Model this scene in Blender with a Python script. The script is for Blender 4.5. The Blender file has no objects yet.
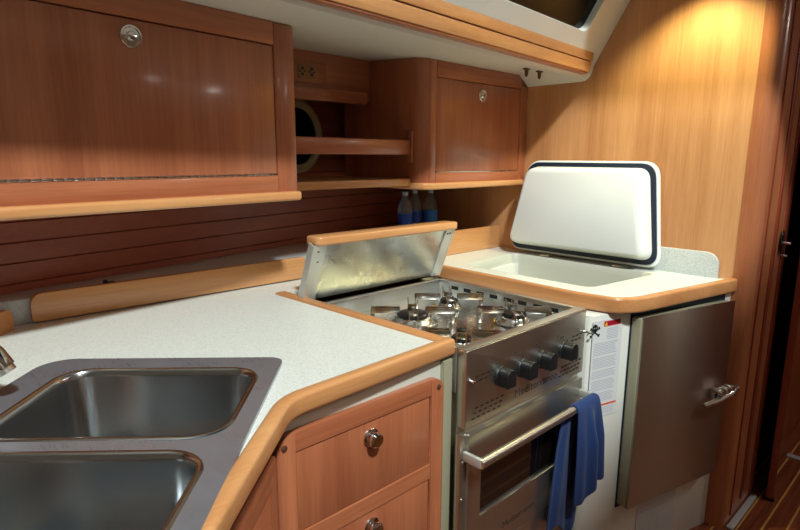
import bpy, bmesh, math, random
from mathutils import Vector, Matrix
from mathutils.geometry import tessellate_polygon
random.seed(4)
C = bpy.context.scene.collection
PI = math.pi
V = Vector

# ------------------------------------------------------------------ materials
def lin(c):
    return tuple(((v/255)/12.92 if v/255 <= .04045 else ((v/255+.055)/1.055)**2.4) for v in c) + (1,)

def newmat(name):
    m = bpy.data.materials.new(name); m.use_nodes = True
    nt = m.node_tree
    return m, nt, nt.nodes['Principled BSDF']

def plain(name, rgb, rough=.5, metal=0, bump=0, bscale=200, **kw):
    m, nt, b = newmat(name)
    b.inputs['Base Color'].default_value = lin(rgb)
    b.inputs['Roughness'].default_value = rough
    b.inputs['Metallic'].default_value = metal
    for k, v in kw.items():
        b.inputs[k.replace('_', ' ')].default_value = v
    n = nt.nodes.new('ShaderNodeTexNoise'); n.inputs['Scale'].default_value = bscale; n.inputs['Detail'].default_value = 3
    tc = nt.nodes.new('ShaderNodeTexCoord'); nt.links.new(tc.outputs['Object'], n.inputs['Vector'])
    mr = nt.nodes.new('ShaderNodeMapRange'); mr.inputs[3].default_value = max(0, rough-.04); mr.inputs[4].default_value = rough+.04
    nt.links.new(n.outputs[0], mr.inputs[0]); nt.links.new(mr.outputs[0], b.inputs['Roughness'])
    if bump:
        bp = nt.nodes.new('ShaderNodeBump'); bp.inputs['Strength'].default_value = bump; bp.inputs['Distance'].default_value = .001
        nt.links.new(n.outputs[0], bp.inputs['Height']); nt.links.new(bp.outputs[0], b.inputs['Normal'])
    return m

def wood(name, dark, light, axis='X', rough=.3, coat=.25, s=1.0, contrast=1.0):
    m, nt, b = newmat(name)
    tc = nt.nodes.new('ShaderNodeTexCoord')
    def stretched(k, along, det):
        mp = nt.nodes.new('ShaderNodeMapping')
        sc = [k*s]*3; sc['XYZ'.index(axis)] = along*s
        mp.inputs['Scale'].default_value = sc
        nt.links.new(tc.outputs['Object'], mp.inputs['Vector'])
        n = nt.nodes.new('ShaderNodeTexNoise'); n.inputs['Scale'].default_value = 1; n.inputs['Detail'].default_value = det
        n.inputs['Distortion'].default_value = .25
        nt.links.new(mp.outputs[0], n.inputs['Vector'])
        return n
    n1 = stretched(14, .8, 4)
    n2 = stretched(170, 5, 5)
    n3 = stretched(480, 22, 2)
    def math_(op, a, bb):
        q = nt.nodes.new('ShaderNodeMath'); q.operation = op
        for i, x in enumerate((a, bb)):
            if isinstance(x, (int, float)): q.inputs[i].default_value = x
            else: nt.links.new(x, q.inputs[i])
        return q.outputs[0]
    mix = math_('ADD', math_('MULTIPLY', n1.outputs[0], .55), math_('ADD', math_('MULTIPLY', n2.outputs[0], .3), math_('MULTIPLY', n3.outputs[0], .15)))
    cr = nt.nodes.new('ShaderNodeValToRGB')
    cr.color_ramp.elements[0].position = .5-.18/contrast; cr.color_ramp.elements[0].color = lin(dark)
    cr.color_ramp.elements[1].position = .5+.18/contrast; cr.color_ramp.elements[1].color = lin(light)
    nt.links.new(mix, cr.inputs[0]); nt.links.new(cr.outputs[0], b.inputs['Base Color'])
    b.inputs['Roughness'].default_value = rough
    b.inputs['Coat Weight'].default_value = coat; b.inputs['Coat Roughness'].default_value = .12
    bp = nt.nodes.new('ShaderNodeBump'); bp.inputs['Strength'].default_value = .06; bp.inputs['Distance'].default_value = .001
    nt.links.new(n2.outputs[0], bp.inputs['Height']); nt.links.new(bp.outputs[0], b.inputs['Normal'])
    return m

def steel(name, rgb=(190, 188, 182), rough=.25, axis='X', var=.08, aniso=0, bump=.02, metal=1):
    m, nt, b = newmat(name)
    b.inputs['Base Color'].default_value = lin(rgb); b.inputs['Metallic'].default_value = metal
    tc = nt.nodes.new('ShaderNodeTexCoord'); mp = nt.nodes.new('ShaderNodeMapping')
    sc = [600]*3; sc['XYZ'.index(axis)] = 6
    mp.inputs['Scale'].default_value = sc
    nt.links.new(tc.outputs['Object'], mp.inputs['Vector'])
    n = nt.nodes.new('ShaderNodeTexNoise'); n.inputs['Scale'].default_value = 1; n.inputs['Detail'].default_value = 3
    nt.links.new(mp.outputs[0], n.inputs['Vector'])
    n2 = nt.nodes.new('ShaderNodeTexNoise'); n2.inputs['Scale'].default_value = 18; n2.inputs['Detail'].default_value = 4
    nt.links.new(tc.outputs['Object'], n2.inputs['Vector'])
    ad = nt.nodes.new('ShaderNodeMath'); ad.operation = 'ADD'
    nt.links.new(n.outputs[0], ad.inputs[0]); nt.links.new(n2.outputs[0], ad.inputs[1])
    mr = nt.nodes.new('ShaderNodeMapRange'); mr.inputs[1].default_value = .6; mr.inputs[2].default_value = 1.4
    mr.inputs[3].default_value = max(.03, rough-var); mr.inputs[4].default_value = rough+var
    nt.links.new(ad.outputs[0], mr.inputs[0]); nt.links.new(mr.outputs[0], b.inputs['Roughness'])
    bp = nt.nodes.new('ShaderNodeBump'); bp.inputs['Strength'].default_value = bump; bp.inputs['Distance'].default_value = .0003
    nt.links.new(n.outputs[0], bp.inputs['Height']); nt.links.new(bp.outputs[0], b.inputs['Normal'])
    if aniso:
        b.inputs['Anisotropic'].default_value = aniso
        tv = nt.nodes.new('ShaderNodeCombineXYZ'); tv.inputs[2].default_value = 1
        nt.links.new(tv.outputs[0], b.inputs['Tangent'])
    return m

def glow(name, rgb, strength):
    m, nt, b = newmat(name)
    b.inputs['Base Color'].default_value = lin(rgb)
    b.inputs['Emission Color'].default_value = lin(rgb); b.inputs['Emission Strength'].default_value = strength
    return m

def laminate(name, rgb, spot, amount=.5):
    m, nt, b = newmat(name)
    tc = nt.nodes.new('ShaderNodeTexCoord')
    n = nt.nodes.new('ShaderNodeTexNoise'); n.inputs['Scale'].default_value = 260; n.inputs['Detail'].default_value = 5
    nt.links.new(tc.outputs['Object'], n.inputs['Vector'])
    cr = nt.nodes.new('ShaderNodeValToRGB')
    cr.color_ramp.elements[0].position = .38; cr.color_ramp.elements[0].color = lin(spot)
    cr.color_ramp.elements[1].position = .38+.2*amount+.04; cr.color_ramp.elements[1].color = lin(rgb)
    nt.links.new(n.outputs[0], cr.inputs[0]); nt.links.new(cr.outputs[0], b.inputs['Base Color'])
    b.inputs['Roughness'].default_value = .32
    return m

M = {}
M['cab_x'] = wood('varnished mahogany across', (146, 78, 51), (190, 118, 80), 'X')
M['cab_z'] = wood('varnished mahogany upright', (144, 78, 52), (186, 114, 78), 'Z')
M['cab_dark'] = wood('darker mahogany lining', (112, 54, 32), (150, 82, 50), 'Z', rough=.4, coat=.1)  # darker mahogany tone for the cupboard carcass and far walls
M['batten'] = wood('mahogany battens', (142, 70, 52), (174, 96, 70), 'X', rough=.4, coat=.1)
M['teak_x'] = wood('honey teak across', (192, 128, 78), (222, 166, 110), 'X')
M['teak_y'] = wood('honey teak fore and aft', (186, 122, 74), (216, 158, 104), 'Y')
M['bulkhead'] = wood('pale teak veneer', (180, 122, 78), (212, 156, 108), 'Z', rough=.33, s=.8, contrast=1.2)
M['post'] = wood('red teak post', (148, 84, 55), (184, 116, 78), 'Z')
M['dooredge'] = wood('red door edge', (120, 50, 34), (150, 72, 48), 'Z')
M['laminate'] = laminate('white speckled laminate', (228, 231, 224), (210, 214, 206))
M['laminate_grey'] = laminate('grey speckled laminate', (206, 210, 210), (178, 184, 186), 1)
M['white'] = plain('white gelcoat', (226, 226, 218), .3)
M['headliner'] = plain('white headliner', (222, 220, 208), .42, bump=.1)
M['lidwhite'] = plain('glossy white moulded plastic', (236, 240, 242), .25)
M['carcass'] = plain('grey white painted carcass', (205, 206, 194), .45)
M['gasket'] = plain('navy rubber gasket', (20, 32, 52), .55)
M['steel'] = steel('brushed stainless', (208, 204, 196), .36, 'X', .04)
M['steel_v'] = steel('brushed stainless upright', (186, 180, 168), .36, 'X', .03, .85)
M['steel_sink'] = steel('worn stainless sink', (168, 172, 182), .36, 'Y', .16, metal=.74)
M['steel_bowl'] = steel('polished stainless bowl', (186, 190, 192), .2, 'Z', .015, bump=0)
M['steel_hob'] = steel('hob stainless', (218, 220, 220), .24, 'X', .08)
M['steel_cover'] = steel('cover stainless', (190, 192, 190), .30, 'Y', .08)
M['steel_rim'] = steel('bright rolled stainless', (206, 206, 202), .38, 'X', .05, metal=.95)
M['alu'] = plain('pale aluminium', (206, 208, 202), .45, .6)
M['chrome'] = plain('chrome', (225, 225, 225), .06, 1)
M['grate'] = None
M['black'] = plain('black enamel', (16, 16, 17), .35)
M['knob'] = plain('black plastic', (24, 25, 27), .42)
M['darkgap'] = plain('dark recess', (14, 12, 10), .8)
M['glassdark'] = plain('dark oven glass', (18, 12, 9), .05, Specular_IOR_Level=.9)
M['windowglass'] = plain('dark night window', (10, 14, 12), .06, Specular_IOR_Level=.15)
M['cream'] = plain('cream plastic', (196, 184, 144), .4)
M['brown'] = plain('brown plastic', (92, 58, 38), .45)
M['brass'] = plain('brass', (190, 150, 80), .3, 1)
M['paper'] = plain('white label paper', (222, 224, 224), .55)
M['note'] = plain('pale grey paper', (198, 200, 204), .6)
M['ink'] = plain('grey print', (184, 188, 196), .7)
M['engraved'] = plain('dark engraving', (62, 54, 48), .6)
M['jamb'] = plain('beige painted panel', (150, 146, 122), .5)
M['inkdark'] = plain('black print', (22, 22, 24), .6)
M['red'] = plain('red print', (196, 28, 52), .5)
M['orange'] = plain('orange print', (226, 92, 52), .5)
M['yellow'] = plain('yellow print', (240, 200, 40), .5)
M['socket'] = plain('beige socket plate', (150, 112, 66), .5)
M['silver'] = plain('pale metal sill', (200, 206, 210), .4, .3)
M['bluelabel'] = plain('blue bottle label', (24, 74, 178), .45)
M['cyanlabel'] = plain('bright blue bottle label', (50, 130, 220), .45)
M['cap'] = plain('pale bottle cap', (186, 200, 214), .4)
M['lamp'] = glow('lamp lens', (255, 236, 200), 9)
M['toehide'] = plain('dark wood opposite', (90, 50, 30), .4)

def water():
    m, nt, b = newmat('clear plastic bottle')
    b.inputs['Base Color'].default_value = (.80, .88, .95, 1); b.inputs['Roughness'].default_value = .06
    b.inputs['Transmission Weight'].default_value = .86; b.inputs['IOR'].default_value = 1.33
    return m
M['bottle'] = water()

def heat():
    m, nt, b = newmat('heat tinted steel')
    tc = nt.nodes.new('ShaderNodeTexCoord'); n = nt.nodes.new('ShaderNodeTexNoise'); n.inputs['Scale'].default_value = 14
    nt.links.new(tc.outputs['Object'], n.inputs['Vector'])
    cr = nt.nodes.new('ShaderNodeValToRGB'); e = cr.color_ramp.elements
    e[0].position = .3; e[0].color = lin((180, 176, 170)); e[1].position = .72; e[1].color = lin((150, 150, 190))
    for p, c in ((.45, (196, 190, 180)), (.55, (200, 182, 150)), (.62, (176, 134, 108))):
        q = e.new(p); q.color = lin(c)
    nt.links.new(n.outputs[0], cr.inputs[0]); nt.links.new(cr.outputs[0], b.inputs['Base Color'])
    b.inputs['Metallic'].default_value = 1; b.inputs['Roughness'].default_value = .22
    return m
M['grate'] = heat()

def towelmat():
    m, nt, b = newmat('blue terry cloth')
    tc = nt.nodes.new('ShaderNodeTexCoord'); n = nt.nodes.new('ShaderNodeTexNoise'); n.inputs['Scale'].default_value = 420; n.inputs['Detail'].default_value = 3
    nt.links.new(tc.outputs['Object'], n.inputs['Vector'])
    cr = nt.nodes.new('ShaderNodeValToRGB')
    cr.color_ramp.elements[0].position = .3; cr.color_ramp.elements[0].color = lin((5, 34, 78))
    cr.color_ramp.elements[1].position = .7; cr.color_ramp.elements[1].color = lin((10, 54, 116))
    nt.links.new(n.outputs[0], cr.inputs[0]); nt.links.new(cr.outputs[0], b.inputs['Base Color'])
    b.inputs['Roughness'].default_value = .9; b.inputs['Sheen Weight'].default_value = .1
    bp = nt.nodes.new('ShaderNodeBump'); bp.inputs['Strength'].default_value = .5; bp.inputs['Distance'].default_value = .002
    nt.links.new(n.outputs[0], bp.inputs['Height']); nt.links.new(bp.outputs[0], b.inputs['Normal'])
    return m
M['towel'] = towelmat()
M['opposite'] = plain('cream cabin lining', (206, 202, 192), .5)

def floormat():
    m, nt, b = newmat('teak and holly sole')
    tc = nt.nodes.new('ShaderNodeTexCoord'); sp = nt.nodes.new('ShaderNodeSeparateXYZ')
    nt.links.new(tc.outputs['Object'], sp.inputs[0])
    def mt(op, a, bb=0.0):
        q = nt.nodes.new('ShaderNodeMath'); q.operation = op
        for i, x in enumerate((a, bb)):
            if isinstance(x, (int, float)): q.inputs[i].default_value = x
            else: nt.links.new(x, q.inputs[i])
        return q.outputs[0]
    fr = mt('FRACT', mt('DIVIDE', mt('ADD', sp.outputs[1], 10-.466), .066))
    line = mt('LESS_THAN', fr, .1)
    mp = nt.nodes.new('ShaderNodeMapping'); mp.inputs['Scale'].default_value = (3, 90, 90)
    nt.links.new(tc.outputs['Object'], mp.inputs['Vector'])
    n = nt.nodes.new('ShaderNodeTexNoise'); n.inputs['Scale'].default_value = 1; n.inputs['Detail'].default_value = 5
    nt.links.new(mp.outputs[0], n.inputs['Vector'])
    cr = nt.nodes.new('ShaderNodeValToRGB')
    cr.color_ramp.elements[0].position = .35; cr.color_ramp.elements[0].color = lin((96, 46, 28))
    cr.color_ramp.elements[1].position = .65; cr.color_ramp.elements[1].color = lin((140, 76, 48))
    nt.links.new(n.outputs[0], cr.inputs[0])
    mx = nt.nodes.new('ShaderNodeMixRGB'); nt.links.new(line, mx.inputs[0]); nt.links.new(cr.outputs[0], mx.inputs[1])
    mx.inputs[2].default_value = lin((196, 150, 84)); nt.links.new(mx.outputs[0], b.inputs['Base Color'])
    b.inputs['Roughness'].default_value = .35
    return m
M['floor'] = floormat()

# ------------------------------------------------------------------ mesh helpers
def frame(o, ex, ey, ez):
    o, ex, ey, ez = V(o), V(ex), V(ey), V(ez)
    return lambda x, y, z=0: o+ex*x+ey*y+ez*z
def yaw_frame(o, deg):          # local x along the heading, local y to its left, z up
    a = math.radians(deg)
    return frame(o, (math.cos(a), math.sin(a), 0), (-math.sin(a), math.cos(a), 0), (0, 0, 1))
WORLD = frame((0, 0, 0), (1, 0, 0), (0, 1, 0), (0, 0, 1))

class MB:
    def __init__(self): self.bm = bmesh.new()
    def _merge(self, b, bevel=0, seg=2, edges=None):
        bmesh.ops.recalc_face_normals(b, faces=b.faces)
        if bevel:
            es = [e for e in b.edges if len(e.link_faces) == 2 and e.calc_face_angle(0) > .6]
            if edges: es = [e for e in es if edges(e)]
            bmesh.ops.bevel(b, geom=es, offset=bevel, segments=seg, affect='EDGES', clamp_overlap=True, profile=.5)
        me = bpy.data.meshes.new('t'); b.to_mesh(me); b.free()
        self.bm.from_mesh(me); bpy.data.meshes.remove(me)
        return self
    def box(self, x0, x1, y0, y1, z0, z1, bevel=0, f=WORLD, seg=2):
        b = bmesh.new()
        v = [b.verts.new(f(x, y, z)) for x in (x0, x1) for y in (y0, y1) for z in (z0, z1)]
        for q in ((0, 1, 3, 2), (4, 6, 7, 5), (0, 4, 5, 1), (2, 3, 7, 6), (0, 2, 6, 4), (1, 5, 7, 3)):
            b.faces.new([v[i] for i in q])
        return self._merge(b, bevel, seg)
    def plate(self, outer, d0, d1, f=WORLD, holes=(), bevel=0, seg=2, edges=None):
        # polygon (with holes) in the frame's xy plane, extruded from z=d0 to z=d1
        loops = [list(outer)]+[list(h) for h in holes]
        b = bmesh.new()
        vs = [[(b.verts.new(f(p[0], p[1], d0)), b.verts.new(f(p[0], p[1], d1))) for p in L] for L in loops]
        flat = [v for L in vs for v in L]
        if holes:
            tri = tessellate_polygon([[V((p[0], p[1], 0)) for p in L] for L in loops])
            for t in tri:
                for k in (0, 1):
                    try: b.faces.new([flat[i][k] for i in t])
                    except ValueError: pass
        else:
            b.faces.new([v[0] for v in vs[0]]); b.faces.new([v[1] for v in vs[0]])
        for L in vs:
            for i in range(len(L)):
                j = (i+1) % len(L)
                b.faces.new([L[i][0], L[j][0], L[j][1], L[i][1]])
        return self._merge(b, bevel, seg, edges)
    def loft(self, loops, cap0=False, cap1=False, closed=True):
        b = bmesh.new()
        vs = [[b.verts.new(p) for p in L] for L in loops]
        n = len(vs[0])
        for a, c in zip(vs, vs[1:]):
            for i in range(n if closed else n-1):
                j = (i+1) % n
                b.faces.new([a[i], a[j], c[j], c[i]])
        if cap0: b.faces.new(vs[0])
        if cap1: b.faces.new(vs[-1])
        return self._merge(b)
    def lathe(self, prof, o, axis=(0, 0, 1), n=24):
        # profile of (radius, height) along the axis from o
        ax = V(axis).normalized(); t = V((1, 0, 0)) if abs(ax.x) < .9 else V((0, 1, 0))
        e1 = ax.cross(t).normalized(); e2 = ax.cross(e1)
        loops = [[V(o)+ax*h+(e1*math.cos(2*PI*k/n)+e2*math.sin(2*PI*k/n))*max(r, .0002) for k in range(n)] for r, h in prof]
        return self.loft(loops, True, True)
    def torus(self, o, axis, R, r, n=40, m=12, sy=1):
        ax = V(axis).normalized(); t = V((1, 0, 0)) if abs(ax.x) < .9 else V((0, 1, 0))
        e1 = ax.cross(t).normalized(); e2 = ax.cross(e1)
        b = bmesh.new(); g = []
        for i in range(n):
            a = 2*PI*i/n; d = e1*math.cos(a)+e2*math.sin(a)
            g.append([b.verts.new(V(o)+d*(R+r*math.cos(2*PI*k/m))+ax*r*sy*math.sin(2*PI*k/m)) for k in range(m)])
        for i in range(n):
            for k in range(m):
                b.faces.new([g[i][k], g[(i+1) % n][k], g[(i+1) % n][(k+1) % m], g[i][(k+1) % m]])
        return self._merge(b)
    def tube(self, pts, r, n=12, caps=True):
        pts = [V(p) for p in pts]; loops = []
        up = V((0, 0, 1))
        for i, p in enumerate(pts):
            d = (pts[min(i+1, len(pts)-1)]-pts[max(i-1, 0)]).normalized()
            u = up if abs(d.dot(up)) < .95 else V((1, 0, 0))
            e1 = d.cross(u).normalized(); e2 = e1.cross(d)
            rr = r[i] if isinstance(r, (list, tuple)) else r
            loops.append([p+(e1*math.cos(2*PI*k/n)+e2*math.sin(2*PI*k/n))*rr for k in range(n)])
        return self.loft(loops, caps, caps)

def obj(name, mb, mat, parent=None, label=None, angle=40, smooth=True):
    bm = mb.bm if isinstance(mb, MB) else mb
    me = bpy.data.meshes.new(name)
    if parent is not None:
        bm.transform(world_of(parent).inverted())
    bmesh.ops.recalc_face_normals(bm, faces=bm.faces)
    bm.to_mesh(me); bm.free()
    if smooth:
        for p in me.polygons: p.use_smooth = True
        me.set_sharp_from_angle(angle=math.radians(angle))
    for mt in (mat if isinstance(mat, (list, tuple)) else [mat]): me.materials.append(mt)
    o = bpy.data.objects.new(name, me); C.objects.link(o)
    if parent is not None: o.parent = parent
    if label: o['label'] = label
    return o
def world_of(o):
    m = Matrix.LocRotScale(o.location, o.rotation_euler, o.scale)
    return world_of(o.parent) @ m if o.parent else m
def thing(name, label, cat, loc=(0, 0, 0), rz=0, group=None):
    o = bpy.data.objects.new(name, None); C.objects.link(o)
    o.empty_display_size = .05
    o.location = loc; o.rotation_euler = (0, 0, math.radians(rz))
    o['label'] = label; o['category'] = cat
    if group: o['group'] = group
    return o
def tag(o, label, cat, group=None):
    o['label'] = label; o['category'] = cat
    if group: o['group'] = group
    return o
def struct(name, mb, mat, label, cat, parent=None):
    o = obj(name, mb, mat, parent)
    o['kind'] = 'structure'
    o['label'] = label; o['category'] = cat
    return o

def to_deck(o):
    w = world_of(o); wi = w.inverted()
    for v in o.data.vertices:
        p = w @ v.co
        if p.z > 1.685: p.z += side_z(p.x, p.y)-.0008-1.7; v.co = wi @ p
    return o

def rrect(x0, x1, y0, y1, r, n=6, rs=None):
    # rounded rectangle, counter-clockwise; rs: radii bottom-left, bottom-right, top-right, top-left
    rs = rs or (r,)*4
    out = []
    for (cx, cy, a0, rr) in ((x0+rs[0], y0+rs[0], PI, rs[0]), (x1-rs[1], y0+rs[1], 1.5*PI, rs[1]), (x1-rs[2], y1-rs[2], 0, rs[2]), (x0+rs[3], y1-rs[3], .5*PI, rs[3])):
        if rr < 1e-6: out.append((cx, cy)); continue
        for k in range(n+1):
            a = a0+.5*PI*k/n
            out.append((cx+rr*math.cos(a), cy+rr*math.sin(a)))
    return out
def circle(cx, cy, r, n=32): return [(cx+r*math.cos(2*PI*k/n), cy+r*math.sin(2*PI*k/n)) for k in range(n)]
def round_path(pts, rs, n=6):
    # polyline with rounded corners
    out = [V(pts[0])]
    for i in range(1, len(pts)-1):
        p0, p, p1 = V(pts[i-1]), V(pts[i]), V(pts[i+1]); r = rs[i-1]
        if not r: out.append(p); continue
        a = p+(p0-p).normalized()*r; c = p+(p1-p).normalized()*r
        for k in range(n+1):
            t = k/n; out.append(a*(1-t)**2+p*2*t*(1-t)+c*t*t)
    out.append(V(pts[-1]))
    return out
def band(path, w, side=1):
    # polygon between a path and its offset by w to the left (side=1) or right
    P_ = [V((p[0], p[1])) for p in path]; off = []
    for i, p in enumerate(P_):
        d0 = (p-P_[i-1]).normalized() if i else None
        d1 = (P_[i+1]-p).normalized() if i < len(P_)-1 else None
        d0 = d0 or d1; d1 = d1 or d0
        n0 = V((-d0.y, d0.x)); n1 = V((-d1.y, d1.x)); nn = (n0+n1).normalized()
        off.append(p+nn*(w*side/max(.3, nn.dot(n0))))
    return [tuple(p) for p in P_]+[tuple(p) for p in reversed(off)]

FONT = None
def text_bm(s, size, f, depth=.0004, align='CENTER', shear=0, width=None):
    cu = bpy.data.curves.new('txt', 'FONT'); cu.body = s; cu.size = size; cu.extrude = 0; cu.align_x = align; cu.align_y = 'CENTER'; cu.shear = shear
    o = bpy.data.objects.new('txt', cu); C.objects.link(o)
    bpy.context.view_layer.update()
    me = bpy.data.meshes.new_from_object(o.evaluated_get(bpy.context.evaluated_depsgraph_get()))
    bpy.data.objects.remove(o); bpy.data.curves.remove(cu)
    k = 1
    if width:
        xs = [v.co.x for v in me.vertices]; k = width/(max(xs)-min(xs))
    b = bmesh.new(); b.from_mesh(me); bpy.data.meshes.remove(me)
    for v in b.verts: v.co = f(v.co.x*k, v.co.y, depth)
    return b
def merge(mb, b):
    me = bpy.data.meshes.new('t'); b.to_mesh(me); b.free(); mb.bm.from_mesh(me); bpy.data.meshes.remove(me)

# ------------------------------------------------------------------ the setting
FZ = -.03                                    # cabin sole level
XB = 2.2                                     # the bulkhead's face
def hull_y(x): return 1.76+.222*(x-.22)      # the hull lining's face
HULL_DEG = math.degrees(math.atan(.222))
DECK = 5.2                                   # the coachroof side runs at this angle
fb = yaw_frame((XB, 1.2, 0), DECK)
TD = math.tan(math.radians(DECK))
def edge_y(x): return 1.2+(x-XB)*TD           # plan line of the side deck's inner edge
def side_z(x, y): return 1.688+.07*(y-edge_y(x))   # underside of the side deck

struct('floor', MB().box(-1.4, 3.7, -1.5, 2.6, FZ-.05, FZ), M['floor'], 'dark red teak and holly cabin floor with pale inlay lines', 'floor')
# hull lining: horizontal battens with grooves between
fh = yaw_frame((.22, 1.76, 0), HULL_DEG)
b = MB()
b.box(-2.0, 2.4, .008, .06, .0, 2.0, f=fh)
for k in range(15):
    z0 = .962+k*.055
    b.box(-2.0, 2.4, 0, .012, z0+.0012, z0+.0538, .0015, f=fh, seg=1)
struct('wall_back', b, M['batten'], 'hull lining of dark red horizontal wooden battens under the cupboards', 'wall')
# bulkhead with a rounded end post
outer = [(2.6, 0), (2.6, 2.1), (.585, 2.1), (.585, 0)]
f_b = frame((XB, 0, 0), (0, 1, 0), (0, 0, 1), (1, 0, 0))
struct('wall_right', MB().box(XB, XB+.04, .585, 2.45, FZ, 2.1), M['bulkhead'], 'pale teak veneered bulkhead lit by a warm spotlight', 'wall')
post = [(XB+.05, .60)] + [(XB-.004, .60)]
post = [(XB+.045, .60), (XB-.004, .60)] + [(XB-.004+.05-.05*math.cos(a*PI/16), .585-.05*math.sin(a*PI/16)) for a in range(0, 9)] + [(2.55, .535), (2.55, .575), (XB+.1, .575)]
b = MB().plate(post, FZ, 2.1)
struct('trim_1', b, M['post'], 'rounded red teak post where the bulkhead meets the doorway', 'post')
b = MB()
for zz in (0,): 
    b.box(XB+.062, XB+.068, .531, .537, .0, 2.05); b.box(XB+.175, XB+.205, .529, .537, .02, 2.05, .003)
    b.box(2.50, 2.548, .529, .537, .0, 2.05, .003)
struct('trim_2', b, M['dooredge'], 'narrow red beading up the doorway side of the post', 'beading')
struct('wall_doorway', MB().box(XB, XB+.04, -1.5, -.25, FZ, 2.1), M['bulkhead'], 'bulkhead on the near side of the doorway', 'wall')
struct('baseboard_right', MB().box(XB+.02, 2.53,   .507, .531, FZ, FZ+.010, .003), M['silver'], 'pale metal sill strip on the floor below the post', 'sill')
struct('baseboard_far', MB().box(3.0, 3.035, -.2, .51, FZ, FZ+.010, .003), M['silver'], 'pale metal sill strip across the floor beyond the door', 'sill')
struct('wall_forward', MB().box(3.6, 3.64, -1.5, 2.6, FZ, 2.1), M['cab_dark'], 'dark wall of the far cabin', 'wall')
struct('added_reflector', MB().box(3.52, 3.598, -1.13, -1.03, FZ, 2.08, .01), M['white'], 'added white post in the far cabin, meant to reflect in the fridge door', 'post')  # post added to give the fridge door a bright reflected streak
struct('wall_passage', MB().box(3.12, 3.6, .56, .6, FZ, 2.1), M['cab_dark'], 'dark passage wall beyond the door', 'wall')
struct('wall_locker', MB().box(XB+.04, 3.6, 1.6, 1.64, FZ, 2.1), M['darkgap'], 'compartment wall coloured near-black for the shade inside', 'wall')  # near-black colour puts the compartment's darkness into the wall itself
struct('wall_left', MB().box(-1.4, -1.36, -1.5, 2.2, FZ, 2.1), M['opposite'], 'pale bulkhead at the left end of the galley', 'wall')
struct('wall_front', MB().box(-1.36, 3.6, -1.5, -1.46, FZ, 2.1), M['opposite'], 'pale cabin side opposite the galley', 'wall')
# side deck underside, its drop at the bulkhead, coachroof side with the window, coachroof
fs = frame((0, 0, 0), (0, 1, 0), (0, 0, 1), (1, 0, 0))
q4 = [(-1.4, edge_y(-1.4)), (XB, edge_y(XB)), (XB, 2.5), (-1.4, 2.5)]
b = MB().loft([[V((x, y, side_z(x, y)+k*.06)) for x, y in q4] for k in (0, 1)], True, True)
b.plate([(1.235, 1.70), (1.19, 1.715), (1.197, 1.695), (1.206, 1.679), (1.220, 1.668), (1.238, 1.664), (1.5, 1.664), (1.5, 1.715)], XB-.075, XB, fs)
ob = struct('ceiling_side', b, M['headliner'], 'white underside of the side deck above the cupboards', 'ceiling')
for v in ob.data.vertices:
    if v.co.x < XB-.05 and XB-.1 < v.co.x: v.co.z = max(v.co.z, side_z(v.co.x, v.co.y)+.002)
# coachroof side: sloping panel with a window hole. local x along the boat, local y up the slope
ex_ = fb(1, 0)-fb(0, 0); ey_ = fb(0, 1)-fb(0, 0)
sl = (ey_*-.16+V((0, 0, .275))).normalized(); nrm = ex_.cross(sl).normalized()
if nrm.dot(ey_) > 0: nrm = -nrm
fc = frame(tuple(fb(0, .018, 1.672)), tuple(ex_), tuple(sl), tuple(-nrm))
hole = rrect(-1.66, -.208, .158, .45, .03)
b = MB().plate([(-3.6, 0), (.035, 0), (.035, .49), (-3.6, .49)], 0, .04, fc, [hole])
struct('window_1', b, M['white'], 'white moulded coachroof side with a dark window at the top', 'window')
w1 = bpy.data.objects['window_1']
o = obj('pane', MB().plate(rrect(-1.67, -.198, .148, .46, .036), .024, .030, fc), M['windowglass'], w1, 'dark night glass')
top_l = -.16/.275*.41+.018                     # local y of the coachroof edge
hy = lambda x: edge_y(x)+top_l-.012
roof = [(-1.4, -1.5), (3.6, -1.5), (3.6, edge_y(XB)+top_l+.02), (XB, edge_y(XB)+top_l+.02), (-1.4, edge_y(-1.4)+top_l+.02)]
hatch = [(-.45, -.45), (.3, -.38), (1.0, -.30), (1.78, -.16), (1.78, hy(1.78)), (-.45, hy(-.45))]  # added, unseen hatch; slanted edges are shaped to trim the floodlight
struct('ceiling', MB().plate(roof, 2.085, 2.12, holes=[hatch]), M['headliner'], 'white coachroof headliner with an added hatch opening for the floodlight', 'ceiling')
b = MB().plate([(-.49, -.49), (.3, -.42), (1.0, -.34), (1.82, -.20), (1.82, hy(1.82)+.02), (-.49, hy(-.49)+.02)], 2.12, 2.15, holes=[hatch])
struct('added_hatch', b, M['white'], 'white coaming of the added, unseen hatch overhead', 'hatch')  # rim of the hatch that is added for the floodlight
struct('ceiling_far', MB().box(XB, 3.6, edge_y(XB)+top_l+.02, 2.6, 2.06, 2.1), M['darkgap'], 'closed compartment ceiling coloured near-black for its shade', 'ceiling')  # the dark of the closed compartment is in this colour
# wooden valance: two stacked teak boards in front of the coachroof side
L_ = 3.54                                      # board length; the right ends stop short of the bulkhead
b = MB().plate(rrect(0, L_, 0, .037, .004), -.012, .012, frame(tuple(fb(-3.6, -.008, 1.690)), tuple(ex_), tuple(ey_*-.18+V((0, 0, 1))), tuple(ey_+V((0, 0, .18)))), bevel=.002)
o = struct('trim_3', b, M['teak_x'], 'long honey teak handrail moulding below the window', 'moulding')
b = MB().plate([(0, 0), (L_, 0), (L_, .040), (0, .040+.019*L_)], -.012, .012, frame(tuple(fb(-3.6, -.018, 1.729)), tuple(ex_), tuple(ey_*-.10+V((0, 0, 1))), tuple(ey_+V((0, 0, .10)))), bevel=.003)
obj('upper_board', b, M['teak_x'], o)
b = MB().box(-3.6, -.068, -.016, .015, 1.682, 1.692, .002, fb)
obj('lower_lip', b, M['cab_x'], o, 'darker red lip')

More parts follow.
